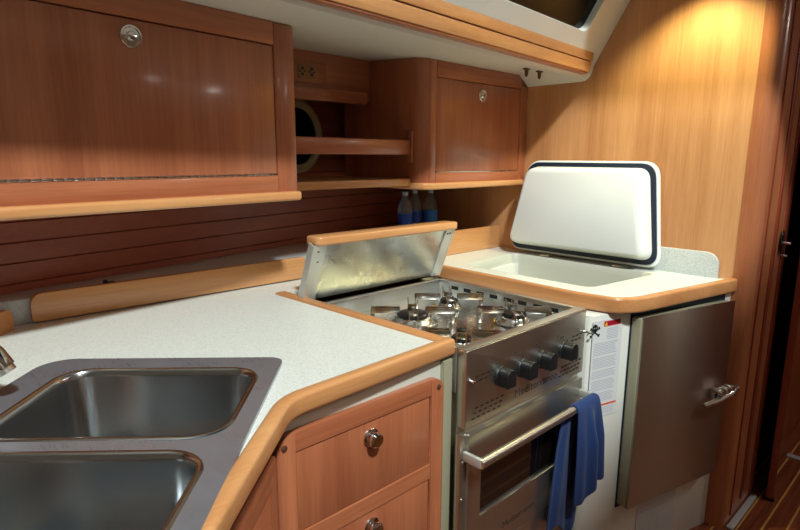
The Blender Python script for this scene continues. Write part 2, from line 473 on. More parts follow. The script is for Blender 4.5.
# ------------------------------------------------------------------ left overhead cupboard
R1 = thing('overhead_cupboard', 'long left overhead cupboard with one wide flap door and round chrome latch', 'cupboard', (.91, 1.40, 1.231), 7)
f1 = yaw_frame((.91, 1.40, 0), 7)
zt = 1.70
to_deck(obj('body', MB().box(-1.85, 0, .012, .47, 1.25, zt, f=f1), M['cab_dark'], R1))
to_deck(obj('face_rail', MB().box(-1.85, -.066, 0, .02, 1.650, zt, .002, f1), M['cab_x'], R1))
obj('face_rail', MB().box(-1.85, -.066, 0, .02, 1.255, 1.302, .002, f1), M['cab_x'], R1)
fz = frame(f1(0, 0), f1(1, 0)-f1(0, 0), (0, 0, 1), f1(0, 1)-f1(0, 0))
to_deck(obj('face_stile', MB().box(-.0655, .004, 0, .022, 1.255, zt, .006, f1), M['cab_z'], R1))
obj('face_stile', MB().box(-.90, -.845, 0, .021, 1.3025, 1.6495, .002, f1), M['cab_z'], R1)
d = obj('door', MB().box(-.8435, -.0675, .004, .02, 1.308, 1.6465, .0015, f1), M['cab_z'], R1)
hb = MB()
for k in range(38):
    x0 = -.842+k*.0204
    hb.box(x0, x0+.0192, -.002, .006, 1.3025, 1.3075, .001, f1, 1)
obj('piano_hinge', hb, M['chrome'], d, 'thin metal piano hinge')
def latch(o, n, r, parent):
    o = V(o); n = V(n)
    l = obj('latch', MB().lathe([(r, 0), (r, .003), (r*.92, .006), (r*.78, .006), (r*.72, .003), (.0003, .003)], o, n, 32), M['chrome'], parent, 'round chrome latch')
    obj('push_button', MB().lathe([(r*.42, .003), (r*.42, .008), (r*.34, .0105), (.0003, .0108)], o, n, 24), M['chrome'], l)
    return l
nrm1 = f1(0, -1)-f1(0, 0)
latch(f1(-.452, .004, 1.611), nrm1, .0255, d)
b = MB().box(-1.85, .004, -.020, .2, 1.231, 1.257, .008, f1, 3)
obj('bottom_moulding', b, M['teak_x'], R1)

# ------------------------------------------------------------------ right overhead cupboard
R2 = thing('overhead_cupboard', 'smaller right overhead cupboard with rounded corner, against the pale bulkhead', 'cupboard', (1.53, 1.5, 1.233), 0)
yf = 1.50; zt = 1.70; xr = XB-.002
prof = [(xr, yf+.012), (xr, 2.1), (1.53, 1.97), (1.53, yf+.05)] + [(1.53+.05-.05*math.cos(a*PI/16), yf+.05-.05*math.sin(a*PI/16)) for a in range(1, 8)] + [(1.575, yf+.012)]
to_deck(obj('body', MB().plate(prof, 1.25, zt), M['cab_z'], R2, angle=30))
to_deck(obj('face_rail', MB().box(1.607, 2.152, yf, yf+.02, 1.652, zt, .002), M['cab_x'], R2))
obj('face_rail', MB().box(1.607, 2.152, yf, yf+.02, 1.255, 1.296, .002), M['cab_x'], R2)
to_deck(obj('face_stile', MB().box(1.567, 1.6065, yf-.001, yf+.022, 1.255, zt, .006), M['cab_z'], R2))
obj('face_stile', MB().box(2.1525, xr, yf-.001, yf+.022, 1.255, 1.662, .003), M['cab_z'], R2)
d = obj('door', MB().box(1.6085, 2.1505, yf+.004, yf+.02, 1.3015, 1.649, .0015), M['cab_z'], R2)
obj('piano_hinge', MB().box(1.61, 2.149, yf-.001, yf+.006, 1.2965, 1.3005, .001), M['chrome'], d, 'thin metal piano hinge')
latch((1.884, yf+.004, 1.604), (0, -1, 0), .025, d)
prof = [(xr, yf-.022), (xr, 1.75), (1.522, 1.75), (1.522, yf+.03), (1.54, yf-.004), (1.575, yf-.022)]
obj('bottom_moulding', MB().plate(prof, 1.233, 1.258, bevel=.007, seg=3), M['teak_x'], R2)

# ------------------------------------------------------------------ open shelf between the cupboards
R3 = thing('open_shelf', 'dark recessed wooden shelf between the two overhead cupboards', 'shelf', (1.22, 1.55, 1.245), 0)
obj('shelf_board', MB().plate([(.93, 1.556), (1.528, 1.556), (1.528, 1.97), (.90, 1.88)], 1.246, 1.274, bevel=.004), M['teak_x'], R3)
to_deck(obj('back_panel', MB().box(.9, 1.528, 1.80, 1.815, 1.575, 1.70), M['cab_x'], R3))
obj('valance_lip', MB().box(.9, 1.49, 1.765, 1.80, 1.558, 1.604, .006), M['cab_x'], R3)
rl = obj('guard_rail', MB().box(.93, 1.519, 1.553, 1.571, 1.363, 1.419, .006), M['cab_x'], R3)
obj('rail_bracket', MB().box(1.5195, 1.5285, 1.545, 1.58, 1.335, 1.453, .003), M['cab_z'], R3)
# double socket on the back panel
sk = thing('power_socket', 'small beige double power socket at the back of the open shelf', 'socket', (1.215, 1.799, 1.66))
obj('plate', MB().box(1.16, 1.31, 1.792, 1.799, 1.622, 1.698, .004), M['cab_x'], sk, 'wooden mounting plate')
fsk = frame((1.212, 1.7915, 1.660), (1, 0, 0), (0, 0, 1), (0, -1, 0))
obj('face', MB().plate(rrect(-.03, .046, -.024, .024, .006), 0, .004, fsk, bevel=.001), M['socket'], sk)
b = MB()
for cx in (-.012, .028):
    b.plate(circle(cx, .010, .006, 16), .004, .0052, fsk); b.plate(circle(cx, -.010, .006, 16), .004, .0052, fsk)
    b.plate(circle(cx-.011, 0, .004, 12), .004, .0052, fsk); b.plate(circle(cx+.011, 0, .004, 12), .004, .0052, fsk)
obj('sockets', b, M['black'], sk, 'black socket holes')
# porthole in the hull behind the shelf
pn = fh(0, -1)-fh(0, 0)
pc = V((1.302, hull_y(1.302), 1.437))
p = struct('window_2', MB().torus(pc+pn*.004, pn, .132, .018, 48, 12, .9), M['cream'], 'round porthole with a cream ring at the back of the shelf', 'porthole')
obj('pane', MB().lathe([(.125, 0), (.125, .004), (.0003, .004)], pc, pn, 40), M['windowglass'], p, 'dark porthole glass')

# ------------------------------------------------------------------ left worktop with sink cut-out
ZT = .93
su = V((.75, -.661)); sv = V((-.661, -.75)); so = V((.233, 1.31))
fk = frame((so.x, so.y, ZT), (su.x, su.y, 0), (sv.x, sv.y, 0), (0, 0, 1))
cut = [tuple((fk(x, y))[:2]) for x, y in rrect(.012, .475, .012, .74, .04)]
top_poly = [(.93, 1.505), (.93, .845), (.49, .822), (.222, .573), (-.17, .2), (-1.3, .2), (-1.3, 1.42), (0.0, 1.42), (.19, 1.66), (1.13, 1.66), (1.13, 1.505)]
W1 = thing('worktop', 'white speckled left worktop with honey teak edging around the double sink', 'worktop', (.5, 1.2, .89))
obj('slab', MB().plate(top_poly, ZT-.035, ZT, holes=[cut]), M['laminate'], W1)
edge_path = [(.958, .822), (.497, .800), (.244, .564), (-.15, .18), (-1.3, .18)]
pth = round_path([V(p) for p in edge_path], [.035, 0, 0])
pth[0] = V((.962, .8225))
b = MB().plate(band(pth, .030, -1), .896, .937, bevel=.009, seg=3)
obj('front_edging', b, M['teak_x'], W1)
b = MB().plate([(.926, 1.512), (.956, .836), (.922, .836), (.889, 1.512)], .897, .9365, bevel=.005, seg=3)
obj('side_edging', b, M['teak_y'], W1)
# upstand and ledge against the hull
b = MB().plate([(.19, 1.662), (XB-.002, 1.662), (XB-.002, hull_y(XB)-.001), (-.02, hull_y(-.02)-.001), (-1.3, hull_y(-1.3)-.001), (-1.3, 1.3), (.02, 1.445)], ZT-.005, .996, bevel=.004)
obj('upstand_ledge', b, M['laminate_grey'], W1, 'grey raised ledge at the hull')

def fiddle(path, z0, z1, label, ends, mat=M['teak_x']):
    # upright rail with rounded upper corners; path: (start, end) in plan
    a, c = V(path[0]), V(path[1]); L = (c-a).length; ex = (c-a)/L
    f = frame((a.x, a.y, 0), (ex.x, ex.y, 0), (0, 0, 1), (ex.y, -ex.x, 0))
    r0, r1 = ends
    t = thing('fiddle_rail', label, 'rail', ((a.x+c.x)/2, (a.y+c.y)/2, z0), 0, 'teak fiddle rails')
    obj('board', MB().plate(rrect(0, L, z0, z1, 0, 6, (min(r0, .012), min(r1, .012), r1, r0)), -.009, .009, f, bevel=.003), mat, t)
    n = max(2, int(L/.3)); sb = MB()
    for k in range(n):
        x = L*(k+.5)/n
        sb.box(x-.02, x+.02, z0+.01, z1-.03, -.022, -.0088, 0, lambda x, y, z: f(x, y, z))
    return t
fiddle(((.264, 1.652), (1.09, 1.646)), .934, 1.009, 'long honey teak fiddle rail standing behind the left worktop', (.03, .01))
fiddle(((-.25, 1.225), (.217, 1.63)), .918, .985, 'short fiddle rail end at the photo\'s left edge behind the tap', (.01, .02))
fiddle(((1.42, 1.628), (2.192, 1.628)), .931, 1.036, 'teak fiddle rail in front of the water bottles, right of the cooker cover', (.004, .006))

# ------------------------------------------------------------------ sink
S = thing('sink', 'double bowl stainless steel sink set into the left worktop', 'sink', (.3, .95, .93))
far = dict(x0=.078, x1=.447, y0=.070, y1=.343); near = dict(x0=.078, x1=.442, y0=.393, y1=.69)
def bowl_loop(d, inset, z, r):
    return [fk(x, y, z) for x, y in rrect(d['x0']+inset, d['x1']-inset, d['y0']+inset, d['y1']-inset, r, 8)]
holes = [rrect(d['x0'], d['x1'], d['y0'], d['y1'], .055, 8) for d in (far, near)]
rim_o = rrect(0, .487, 0, .77, .05, 8, (.06, .03, .05, .05))
b = MB().plate(rim_o, .0005, .007, fk, holes)
rim = obj('rim', b, M['steel_sink'], S, 'dull scratched rim')
for d in (far, near):
    loops = []
    for t in range(7):
        a = t/6*PI/2
        loops.append(bowl_loop(d, -.009+.009*math.sin(a)+.000, .0115-.0105+.0095*math.cos(a)*0+.0*a+.0075*(1-(1-math.cos(a))), .055+.009-.009*math.sin(a)))
    loops = [bowl_loop(d, -.010, .0072, .063), bowl_loop(d, -.007, .0098, .060), bowl_loop(d, -.002, .0095, .055), bowl_loop(d, .001, .006, .054), bowl_loop(d, .003, -.005, .053), bowl_loop(d, .012, -.13, .05), bowl_loop(d, .017, -.148, .05), bowl_loop(d, .030, -.160, .045), bowl_loop(d, .05, -.164, .035)]
    bb = MB().loft(loops, False, True)
    bo = obj('bowl', bb, M['steel_bowl'], S, None, 60)
    cx, cy = (d['x0']+d['x1'])/2, (d['y0']+d['y1'])/2
    obj('drain', MB().lathe([(.034, 0), (.034, .003), (.026, .004), (.022, -.001), (.0003, -.001)], fk(cx, cy, -.163), (0, 0, 1), 28), M['chrome'], bo, 'chrome drain ring')

# tap: spout tip enters the picture at the left edge
T = thing('tap', 'chrome tap spout reaching in at the left edge beside the sink', 'tap', (-.02, 1.25, .93))
obj('base', MB().lathe([(.03, 0), (.03, .008), (.024, .014), (.022, .07), (.018, .075), (.0003, .076)], (-.02, 1.25, .93)), M['chrome'], T)
tp = [V((p.x-.022, p.y-.004, p.z)) for p in [V((-.02, 1.25, 1.0)), V((-.02, 1.25, 1.07)), V((0, 1.235, 1.115)), V((.035, 1.21, 1.125)), V((.075, 1.18, 1.105)), V((.115, 1.155, 1.055)), V((.142, 1.140, 1.018)), V((.153, 1.133, .995))]]
tp[0] = V((-.02, 1.25, .99))
obj('spout', MB().tube(tp, [.016, .016, .016, .0165, .017, .018, .0195, .0195], 20), M['chrome'], T)
obj('nozzle', MB().lathe([(.0165, 0), (.0165, .010), (.0003, .010)], tp[-1], (tp[-1]-tp[-2]), 20), M['steel'], T)
obj('lever', MB().tube([(-.02, 1.25, 1.0), (-.06, 1.22, 1.02), (-.1, 1.19, 1.03)], [.007, .006, .007]), M['chrome'], T)

# small black clip on the ledge
fcl = yaw_frame((.468, 1.70, .9965), -10)
k = obj('clip', MB().box(-.014, .014, -.006, .006, 0, .007, .002, fcl).box(-.016, -.004, -.008, .008, .0, .012, .002, fcl), M['black'])
tag(k, 'tiny black clip lying on the ledge behind the left rail', 'clip')

# ------------------------------------------------------------------ drawer unit under the left worktop
D = thing('drawer_unit', 'red brown drawer unit with round chrome knobs below the left worktop', 'drawers', (.69, .82, .02))
obj('carcass', MB().plate([(.478, .838), (.924, .838), (.924, 1.35), (.80, 1.35), (.62, 1.06), (.478, .862)], FZ, .888), M['carcass'], D, 'pale grey carcass')
obj('end_panel', MB().box(.9245, .954, .826, 1.35, FZ, .888, .002), M['jamb'], D, 'beige end panel beside the cooker')
fd = frame((0, .822, 0), (1, 0, 0), (0, 0, 1), (0, -1, 0))
drz = ((.648, .818), (.44, .611), (.232, .403))
fr = MB().plate(rrect(.473, .918, .06, .857, .032), -.016, 0, fd, [[(.515, z0), (.876, z0), (.876, z1), (.515, z1)] for z0, z1 in drz], .003)
obj('face_frame', fr, M['cab_x'], D)
for x0, x1, rs in ((.4735, .5135, (.03, 0, 0, .03)), (.8775, .9175, (0, .03, .03, 0))):
    obj('face_stile', MB().plate(rrect(x0, x1, .062, .8555, 0, 6, rs), 0, .002, fd, bevel=.001), M['cab_z'], D)
for x in (.489, .900):
    obj('screw', MB().lathe([(.0065, 0), (.006, .002), (.003, .0028), (.0003, .0029)], (x, .820, .835), (0, -1, 0), 16), M['brown'], D, 'small brown screw cap')
def knob_at(o, n, parent):
    o = V(o); n = V(n)
    q = obj('knob', MB().lathe([(.020, 0), (.020, .003), (.0165, .006), (.012, .007), (.012, .013), (.0165, .016), (.0165, .021), (.013, .025), (.0003, .0255)], o, n, 32), M['chrome'], parent, 'round chrome push knob')
for z0, z1 in drz:
    dr = obj('drawer', MB().box(.5165, .8745, .8245, .838, z0+.0015, z1-.0015, .002), M['cab_z'], D)
    knob_at((.698, .8245, z1-.037), (0, -1, 0), dr)

# ------------------------------------------------------------------ sink cabinet on the slanting front
KD = thing('sink_cabinet', 'red brown cabinet on the slanted front below the sink', 'cabinet', (.3, .66, .02))
a = math.radians(43)
fq = frame((.478, .822, 0), (-math.cos(a), -math.sin(a), 0), (0, 0, 1), (math.sin(a), -math.cos(a), 0))
obj('carcass', MB().plate([(.476, .842), (-.16, .248), (-.30, .40), (.2, 1.2), (.476, 1.2)], FZ, .76), M['carcass'], KD, 'pale grey carcass')
b = MB().plate(rrect(.018, .60, .06, .848, .03), -.012, 0.002, fq, [[(.05, .12), (.57, .12), (.57, .79), (.05, .79)]], .003)
obj('face_frame', b, M['cab_z'], KD)
d = obj('door', MB().plate(rrect(.0515, .5685, .1215, .7885, .002), -.012, -.001, fq, bevel=.001), M['cab_z'], KD)
knob_at(fq(.31, .72, -.001), fq(0, 0, 1)-fq(0, 0, 0), d)

# ------------------------------------------------------------------ cooker
CK = thing('cooker', 'stainless steel gimballed gas cooker with black knobs between the two worktops', 'cooker', (1.236, .79, .06))
cx0, cx1, cy0, cy1, cz = .962, 1.514, .79, 1.385, .914
obj('oven_body', MB().box(cx0+.004, cx1-.004, cy0+.012, cy1, .06, .80, .004), M['steel_v'], CK)
b = MB().box(cx0, cx0+.012, cy0+.031, cy1, .80, cz-.001, .002).box(cx1-.012, cx1, cy0+.031, cy1, .80, cz-.001, .002).box(cx0, cx1, cy1-.012, cy1, .80, cz, .002)
b.box(cx0, cx0+.026, cy0+.03, cy1, cz-.004, cz, .0015).box(cx1-.018, cx1, cy0+.03, cy1, cz-.004, cz, .0015).box(cx0, cx1, cy1-.02, cy1, cz-.004, cz, .0015)
b.box(cx0, cx1, cy0+.002, cy0+.032, cz-.003, cz+.001, .0015)
obj('hob_rim', b, M['steel_rim'], CK)
tray = obj('hob_tray', MB().box(cx0+.01, cx1-.01, cy0+.02, cy1-.01, .845, .856), M['steel_hob'], CK)
b = MB()
for k in range(8):
    y0 = cy1-.07-k*.058
    b.box(cx1-.0125, cx1-.0117, y0-.032, y0, .884, .897); b.box(cx0+.0117, cx0+.0125, y0-.032, y0, .884, .897)
obj('vent_slots', b, M['darkgap'], CK, 'row of dark vent slots')
b = MB()
for (x, y, r) in ((1.165, 1.175, .058), (1.10, .925, .032), (1.395, .965, .045), (1.375, 1.215, .036)):
    q = obj('burner', MB().lathe([(r*1.35, 0), (r*1.35, .004), (r*1.15, .008), (r*1.05, .016), (r*.95, .020), (r*.6, .021), (.0003, .021)], (x, y, .858), (0, 0, 1), 36), M['steel_hob'], CK)
    obj('burner_cap', MB().lathe([(r*.82, .021), (r*.84, .027), (r*.74, .031), (.0003, .032)], (x, y, .858), (0, 0, 1), 32), M['black'], q, 'black burner cap')
    obj('igniter', MB().tube([(x-r*1.2, y+r*.8, .858), (x-r*1.2, y+r*.8, .872)], .005, 8), M['brass'], q, 'brass igniter pin')
def pan_support(cx, cy, r0, r1, turn):
    t = .0016; zt_, zb = .905, .889; hw = .012
    for k in range(4):
        b = MB()
        f = yaw_frame((cx, cy, 0), turn+90*k)
        b.box(r0, r1, hw-t, hw+t, zb, zt_, .0008, f).box(r0, r1, -hw-t, -hw+t, zb, zt_, .0008, f)
        b.box(r0-t, r0+t, -hw-t, hw+t, zb, zt_, .0008, f)
        b.box(r1-.012, r1, hw-t, hw+t, .858, zb, .0008, f).box(r1-.012, r1, -hw-t, -hw+t, .858, zb, .0008, f)
        obj('pan_support', b, M['grate'], CK, 'heat stained steel pan support')
pan_support(1.165, 1.175, .040, .128, 47); pan_support(1.10, .925, .030, .105, 40); pan_support(1.395, .965, .034, .112, 44); pan_support(1.375, 1.215, .030, .115, 47)
# control panel
fo = frame((0, cy0, 0), (1, 0, 0), (0, 0, 1), (0, -1, 0))
cp = obj('control_panel', MB().plate(rrect(cx0, cx1, .716, cz-.002, .004), -.03, 0, fo, bevel=.003), M['steel'], CK)
for x, z in ((1.093, .818), (1.189, .814), (1.283, .814), (1.392, .815)):
    o = V((x, cy0, z))
    q = obj('control_knob', MB().lathe([(.026, 0), (.026, .004), (.024, .007), (.020, .009), (.0003, .010)], o, (0, -1, 0), 32), M['knob'], CK, 'black control knob')
    fg = frame(tuple(o+V((0, -.008, 0))), (1, 0, 0), (0, 0, 1), (0, -1, 0))
    obj('grip', MB().plate(rrect(-.0185, .0185, -.022, .025, 0, 8, (.006, .006, .0184, .0184)), 0, .030, fg, bevel=.0075, seg=4), M['knob'], q)
for x, z in ((.977, .836), (1.503, .846)):
    obj('panel_peg', MB().lathe([(.004, 0), (.004, .012), (.0028, .014), (.0003, .0142)], (x, cy0, z), (0, -1, 0), 12), M['chrome'], CK, 'small bright peg')
def slits(x, z, rows, cols, dx=.0205, dz=.0125, w=.0125, skew=.006):
    for r in range(rows):
        for c in range(cols):
            b.box(x+c*dx+r*skew, x+c*dx+r*skew+w, cy0-.0006, cy0+.001, z+r*dz, z+r*dz+.0036)
b = MB()
slits(.99, .827, 2, 3); slits(.985, .734, 3, 6); slits(1.375, .735, 3, 6, .0195); slits(1.435, .828, 2, 3)
obj('cooling_slits', b, M['darkgap'], cp, 'dark cooling slits')
mb = MB()
merge(mb, text_bm('Mediterraneo', .032, frame((1.262, cy0-.0004, .748), (1, 0, 0), (0, 0, 1), (0, -1, 0)), width=.205))
for k, (x, z) in enumerate(((1.13, .855), (1.226, .852), (1.325, .853))):
    pass
obj('lettering', mb, M['engraved'], cp, 'dark engraved lettering', smooth=False)
mb = MB()
for x in (1.06, 1.155, 1.25, 1.36):
    mb.plate(circle(x, .862, .0028, 10), 0, .0005, fo); mb.plate(circle(x+.05, .838, .003, 10), 0, .0005, fo)
    mb.plate(rrect(x+.012, x+.03, .852, .856, .001, 2), 0, .0005, fo)
obj('markings', mb, M['engraved'], cp, 'small knob markings')
# oven door
wx0, wx1, wz0, wz1 = 1.024, 1.43, .462, .588
od = obj('oven_door', MB().plate(rrect(cx0+.012, cx1-.006, .34, .700, .004), -.018, .004, fo, [[(wx0, wz0), (wx1, wz0), (wx1, wz1), (wx0, wz1)]], .002), M['steel'], CK)
obj('oven_window', MB().plate([(wx0-.002, wz0-.002), (wx1+.002, wz0-.002), (wx1+.002, wz1+.002), (wx0-.002, wz1+.002)], -.010, -.004, fo), M['glassdark'], od, 'dark oven glass')
b = MB().tube([(.957, .738, .652), (1.508, .738, .652)], .0115, 16)
h = obj('oven_handle', b, M['steel'], od)
for x in (.957, 1.498):
    obj('handle_bracket', MB().box(x-.003, x+.009, .735, .790, .640, .664, .003), M['alu'], h)
obj('lower_panel', MB().plate(rrect(cx0+.012, cx1-.006, .10, .335, .004), -.018, .002, fo, bevel=.002), M['steel'], CK)
mb = MB()
merge(mb, text_bm('Mediterraneo', .026, frame((1.20, cy0-.0045, .385), (1, 0, 0), (0, 0, 1), (0, -1, 0)), width=.15))
obj('lettering', mb, M['engraved'], od, 'dark engraved lettering', smooth=False)
sf = obj('side_flange', MB().box(cx0-.012, cx0+.011, cy0+.004, cy0+.018, .10, .706, .002), M['steel'], CK)
for z in (.63, .53, .44, .34, .22):
    obj('screw', MB().lathe([(.0045, 0), (.004, .002), (.0003, .003)], (cx0-.001, cy0+.004, z), (0, -1, 0), 12), M['chrome'], CK, 'small bright screw')
# tilted splash cover with its teak cap
ft = frame((0, 1.395, .925), (1, 0, 0), (0, -.070, .178), (0, -.91, -.41))
cv = obj('splash_cover', MB().box(.925, 1.508, 0, 1.0, -.004, 0, f=ft), M['steel_cover'], CK, 'polished stainless splash cover')
for x0, x1, xe in ((.912, .955, .908), (1.475, 1.515, 1.515)):
    b = MB().plate([(x0, 0), (x1, 0), (x1, 1.0), (x0, 1.0)], 0, .005, ft)
    b.plate([(xe, 0), (xe+.005, 0), (xe+.005, 1.0), (xe, 1.0)], -.02, .006, ft)
    obj('cover_bracket', b, M['alu'], cv, 'pale aluminium side strip')
for x, y in ((.93, .90), (.935, .72), (1.487, .92), (1.5, .92)):
    obj('cover_screw', MB().lathe([(.0035, 0), (.003, .0015), (.0003, .002)], ft(x, y, .005), ft(0, 0, 1)-ft(0, 0, 0), 10), M['brown'], cv, 'small dark screw')
fcap = frame((0, 1.322, 1.102), (1, 0, 0), (0, .94, -.02), (0, .02, .94))
b = MB().plate(rrect(.916, 1.530, -.016, .062, .022), 0, .028, fcap, bevel=.006, seg=3)
obj('cover_cap', b, M['teak_x'], cv, 'honey teak cap with rounded ends')

# ------------------------------------------------------------------ towel over the oven handle
def towel():
    b = bmesh.new()
    nu, nv = 30, 44
    hy, hz, r = .738, .652, .0165
    LF, LB = .285, .40
    rows = []
    tot = LF+PI*r+LB
    for j in range(nv+1):
        s = -LF-PI*r/2+tot*j/nv
        row = []
        for i in range(nu+1):
            u = i/nu
            if abs(s) <= PI*r/2:
                ang = s/r
                y = hy+r*math.sin(ang); z = hz+r*math.cos(ang); drop = 0; side = 0
            else:
                side = -1 if s < 0 else 1
                drop = abs(s)-PI*r/2
                y = hy+side*r; z = hz-drop
            k = min(1, drop/.12)
            if side <= 0:      # front flap: shorter, hangs to the right
                k2 = drop/LF
                xc = 1.438+.018*k2; w = .125+.028*k2
                fold = .010*math.sin(u*9.0+.6)+.006*math.sin(u*17+2)
                y += -k*abs(.004)+k*fold-.010*k
                z += k2*(.045*(u-.25)-.010*math.sin(u*8))
            else:              # back flap: longer, hangs to the left
                k2 = drop/LB
                xc = 1.438-.028*k2-.02*min(1, drop/.05); w = .125+.035*k2
                fold = .006*math.sin(u*11+1.0)+.003*math.sin(u*21)
                y += k*fold*.5+.006*k
                z += k2*(.03*math.sin(u*6))
            x = xc+(u-.5)*w
            row.append(b.verts.new((x, min(y, .772), z)))
        rows.append(row)
    for a, c in zip(rows, rows[1:]):
        for i in range(nu): b.faces.new([a[i], a[i+1], c[i+1], c[i]])
    o = obj('towel', b, M['towel'], None, angle=180)
    s = o.modifiers.new('thickness', 'SOLIDIFY'); s.thickness = .005; s.offset = 0
    q = o.modifiers.new('smooth', 'SUBSURF'); q.levels = 1; q.render_levels = 1
    return o
tag(towel(), 'blue terry towel hung over the oven door handle', 'towel')

# ------------------------------------------------------------------ right worktop with the ice box
W2 = thing('icebox_worktop', 'right white worktop with an open ice box and rounded teak edging', 'worktop', (1.9, 1.1, .89))
edge = [(1.590, 1.500), (1.572, .86), (1.590, .735), (1.66, .690), (2.192, .581)]
ep = round_path([V(p) for p in edge], [.04, .03, .03])
inner = band(ep, .028, 1)
half = len(ep)
tp_ = [tuple(p) for p in inner[half:]]                      # inner offset, front end first
top2 = [(p[0]-.004, p[1]) for p in tp_] + [(1.60, 1.66), (XB-.001, 1.66), (XB-.001, .61)]
def trap(x0, x1, ya0, ya1, yb0, yb1, r, n=6):
    # rounded trapezoid: the x0 side spans ya0..ya1, the x1 side yb0..yb1
    P4 = [V((x0, ya1)), V((x0, ya0)), V((x1, yb0)), V((x1, yb1))]; out = []
    for i in range(4):
        p, a, c = P4[i], P4[i-1], P4[(i+1) % 4]
        a = p+(a-p).normalized()*r; c = p+(c-p).normalized()*r
        for k in range(n+1):
            t = k/n; q = a*(1-t)**2+p*2*t*(1-t)+c*t*t; out.append((q.x, q.y))
    return out
def well(i): return trap(1.712+i, 2.105-i, .885+i, 1.428-i, .835+i, 1.465-i, .04)
op = well(0)
obj('slab', MB().plate(top2, ZT-.035, ZT, holes=[op]), M['laminate'], W2)
loops = [[V((x, y, z)) for x, y in well(i)] for i, z in ((-.001, ZT+.0005), (.002, ZT-.004), (.004, ZT-.03), (.01, .56), (.03, .54))]
obj('ice_box', MB().loft(loops, False, True), M['carcass'], W2, 'moulded ice box well, greyed for the shade inside')  # greyer material carries the shade inside the white well
# join behind the cooker
obj('rear_strip', MB().box(1.12, 1.62, 1.505, 1.66, ZT-.035, ZT-.0005), M['laminate'], W2)
obj('edging', MB().plate(band(ep, .028, 1), .892, .940, bevel=.008, seg=3), M['teak_y'], W2)
fsp = frame((XB-.018, 0, 0), (0, 1, 0), (0, 0, 1), (1, 0, 0))
obj('splash_panel', MB().plate(rrect(.648, 1.44, ZT-.002, 1.022, 0, 8, (0, 0, .03, .045)), 0, .016, fsp, bevel=.004), M['laminate_grey'], W2, 'grey upstand with rounded corner')
# ice box lid, leaning up against the bulkhead
fl = frame((2.138, 0, .943), (0, -1, 0), (.075, 0, .99), (-.99, 0, .075))
def lid_loop(i, r, it=0):       # outline of the lid inset by i (x grows towards the doorway, y up)
    return [(y, x) for x, y in trap(0+i, .405-i-it, -1.520+i, -.834-i, -1.456+i, -.884-i, r, 8)]
lid = obj('ice_box_lid', MB().plate(lid_loop(0, .06), -.018, 0, fl, bevel=.006, seg=3), M['lidwhite'], W2, 'white lid leaning open on the bulkhead')
obj('gasket', MB().plate(lid_loop(.009, .055), 0, .010, fl, [lid_loop(.033, .045)], .003), M['gasket'], lid, 'dark navy rubber gasket')
obj('gasket_lip', MB().plate(lid_loop(.032, .045), 0, .004, fl), M['lidwhite'], lid)
L3 = []
for ins, h, r in ((.026, .002, .045), (.028, .02, .045), (.036, .062, .045), (.041, .073, .04), (.051, .078, .035)):
    L3.append([fl(x, y, h) for x, y in lid_loop(ins, r)])
obj('plug', MB().loft(L3, False, True), M['lidwhite'], lid, 'raised white insulated plug', 50)
for y in (1.32, .99):
    obj('hinge', MB().box(2.118, 2.150, y-.022, y+.022, ZT, ZT+.009, .002), M['steel'], lid, 'small steel hinge')

# ------------------------------------------------------------------ fridge cabinet
FR = thing('fridge_cabinet', 'white cabinet with a slanted stainless steel fridge door beside the doorway', 'fridge', (1.86, .70, 0))
a = math.radians(-15)
ffx, ffy = (math.cos(a), math.sin(a), 0), (-math.sin(a), math.cos(a), 0)
p0 = V((1.528, .778, 0))
fp = frame(tuple(p0), ffx, (0, 0, 1), (ffy[0]*-1, ffy[1]*-1, 0))       # x along the front, y up, z towards the room
LEN = (XB-.004-1.53)/math.cos(a)
e = fp(LEN, 0, 0)
obj('body', MB().plate([(1.53, .790), (1.540, .776), (e.x, e.y), (e.x, .9), (XB-.004, 1.5), (1.53, 1.5)], FZ, .888, holes=[rrect(1.70, 2.12, .85, 1.44, .03)], bevel=.002), M['white'], FR)
obj('floor_plate', MB().box(1.70, 2.12, .85, 1.44, .40, .42), M['white'], FR)
def on_front(x, y, o0, z0):
    return x
# door slab: proud of the cabinet front
dx0, dx1, dz0, dz1 = .166, .645, .214, .872
th = .043
b = MB().plate([(dx0+.006, dz0+.004), (dx1, dz0+.004), (dx1, dz1-.006), (dx0+.006, dz1-.006)], .002, th-.006, fp, bevel=.004)
dd = obj('door', b, M['jamb'], FR, 'stainless fronted door with pale sides')
obj('door_skin', MB().plate([(dx0+.012, dz0), (dx1+.002, dz0+.01), (dx1+.002, dz1), (dx0+.012, dz1)], th-.006, th, fp, bevel=.002), M['steel_v'], dd, 'brushed stainless steel face')
obj('gap', MB().plate([(dx0+.003, dz0-.012), (dx1+.006, dz0-.012), (dx1+.006, .886), (dx0+.003, .886)], .0005, .0025, fp), M['gasket'], dd, 'dark plate for the shadowed gap round the door')  # dark sheet draws the shadow in the gap around the door
# latch handle
zc, xc = .538, .603
hb = obj('door_latch', MB().plate(rrect(xc-.045, xc+.040, zc-.014, zc+.034, .008), th, th+.012, fp, bevel=.003), M['chrome'], dd, 'chrome lever latch')
obj('lever', MB().tube([fp(xc-.10, zc-.018, th+.018), fp(xc-.03, zc-.012, th+.022), fp(xc+.03, zc+.002, th+.026), fp(xc+.075, zc+.016, th+.022)], [.008, .012, .014, .011], 14), M['chrome'], hb)
b = MB()
for kx, kz in ((-.02, .016), (.012, .020), (.035, .022)):
    b.lathe([(.013, 0), (.012, .016), (.009, .024), (.0003, .025)], fp(xc+kx, zc+kz, th+.010), fp(0, 0, 1)-fp(0, 0, 0), 14)
obj('latch_bolts', b, M['chrome'], hb)
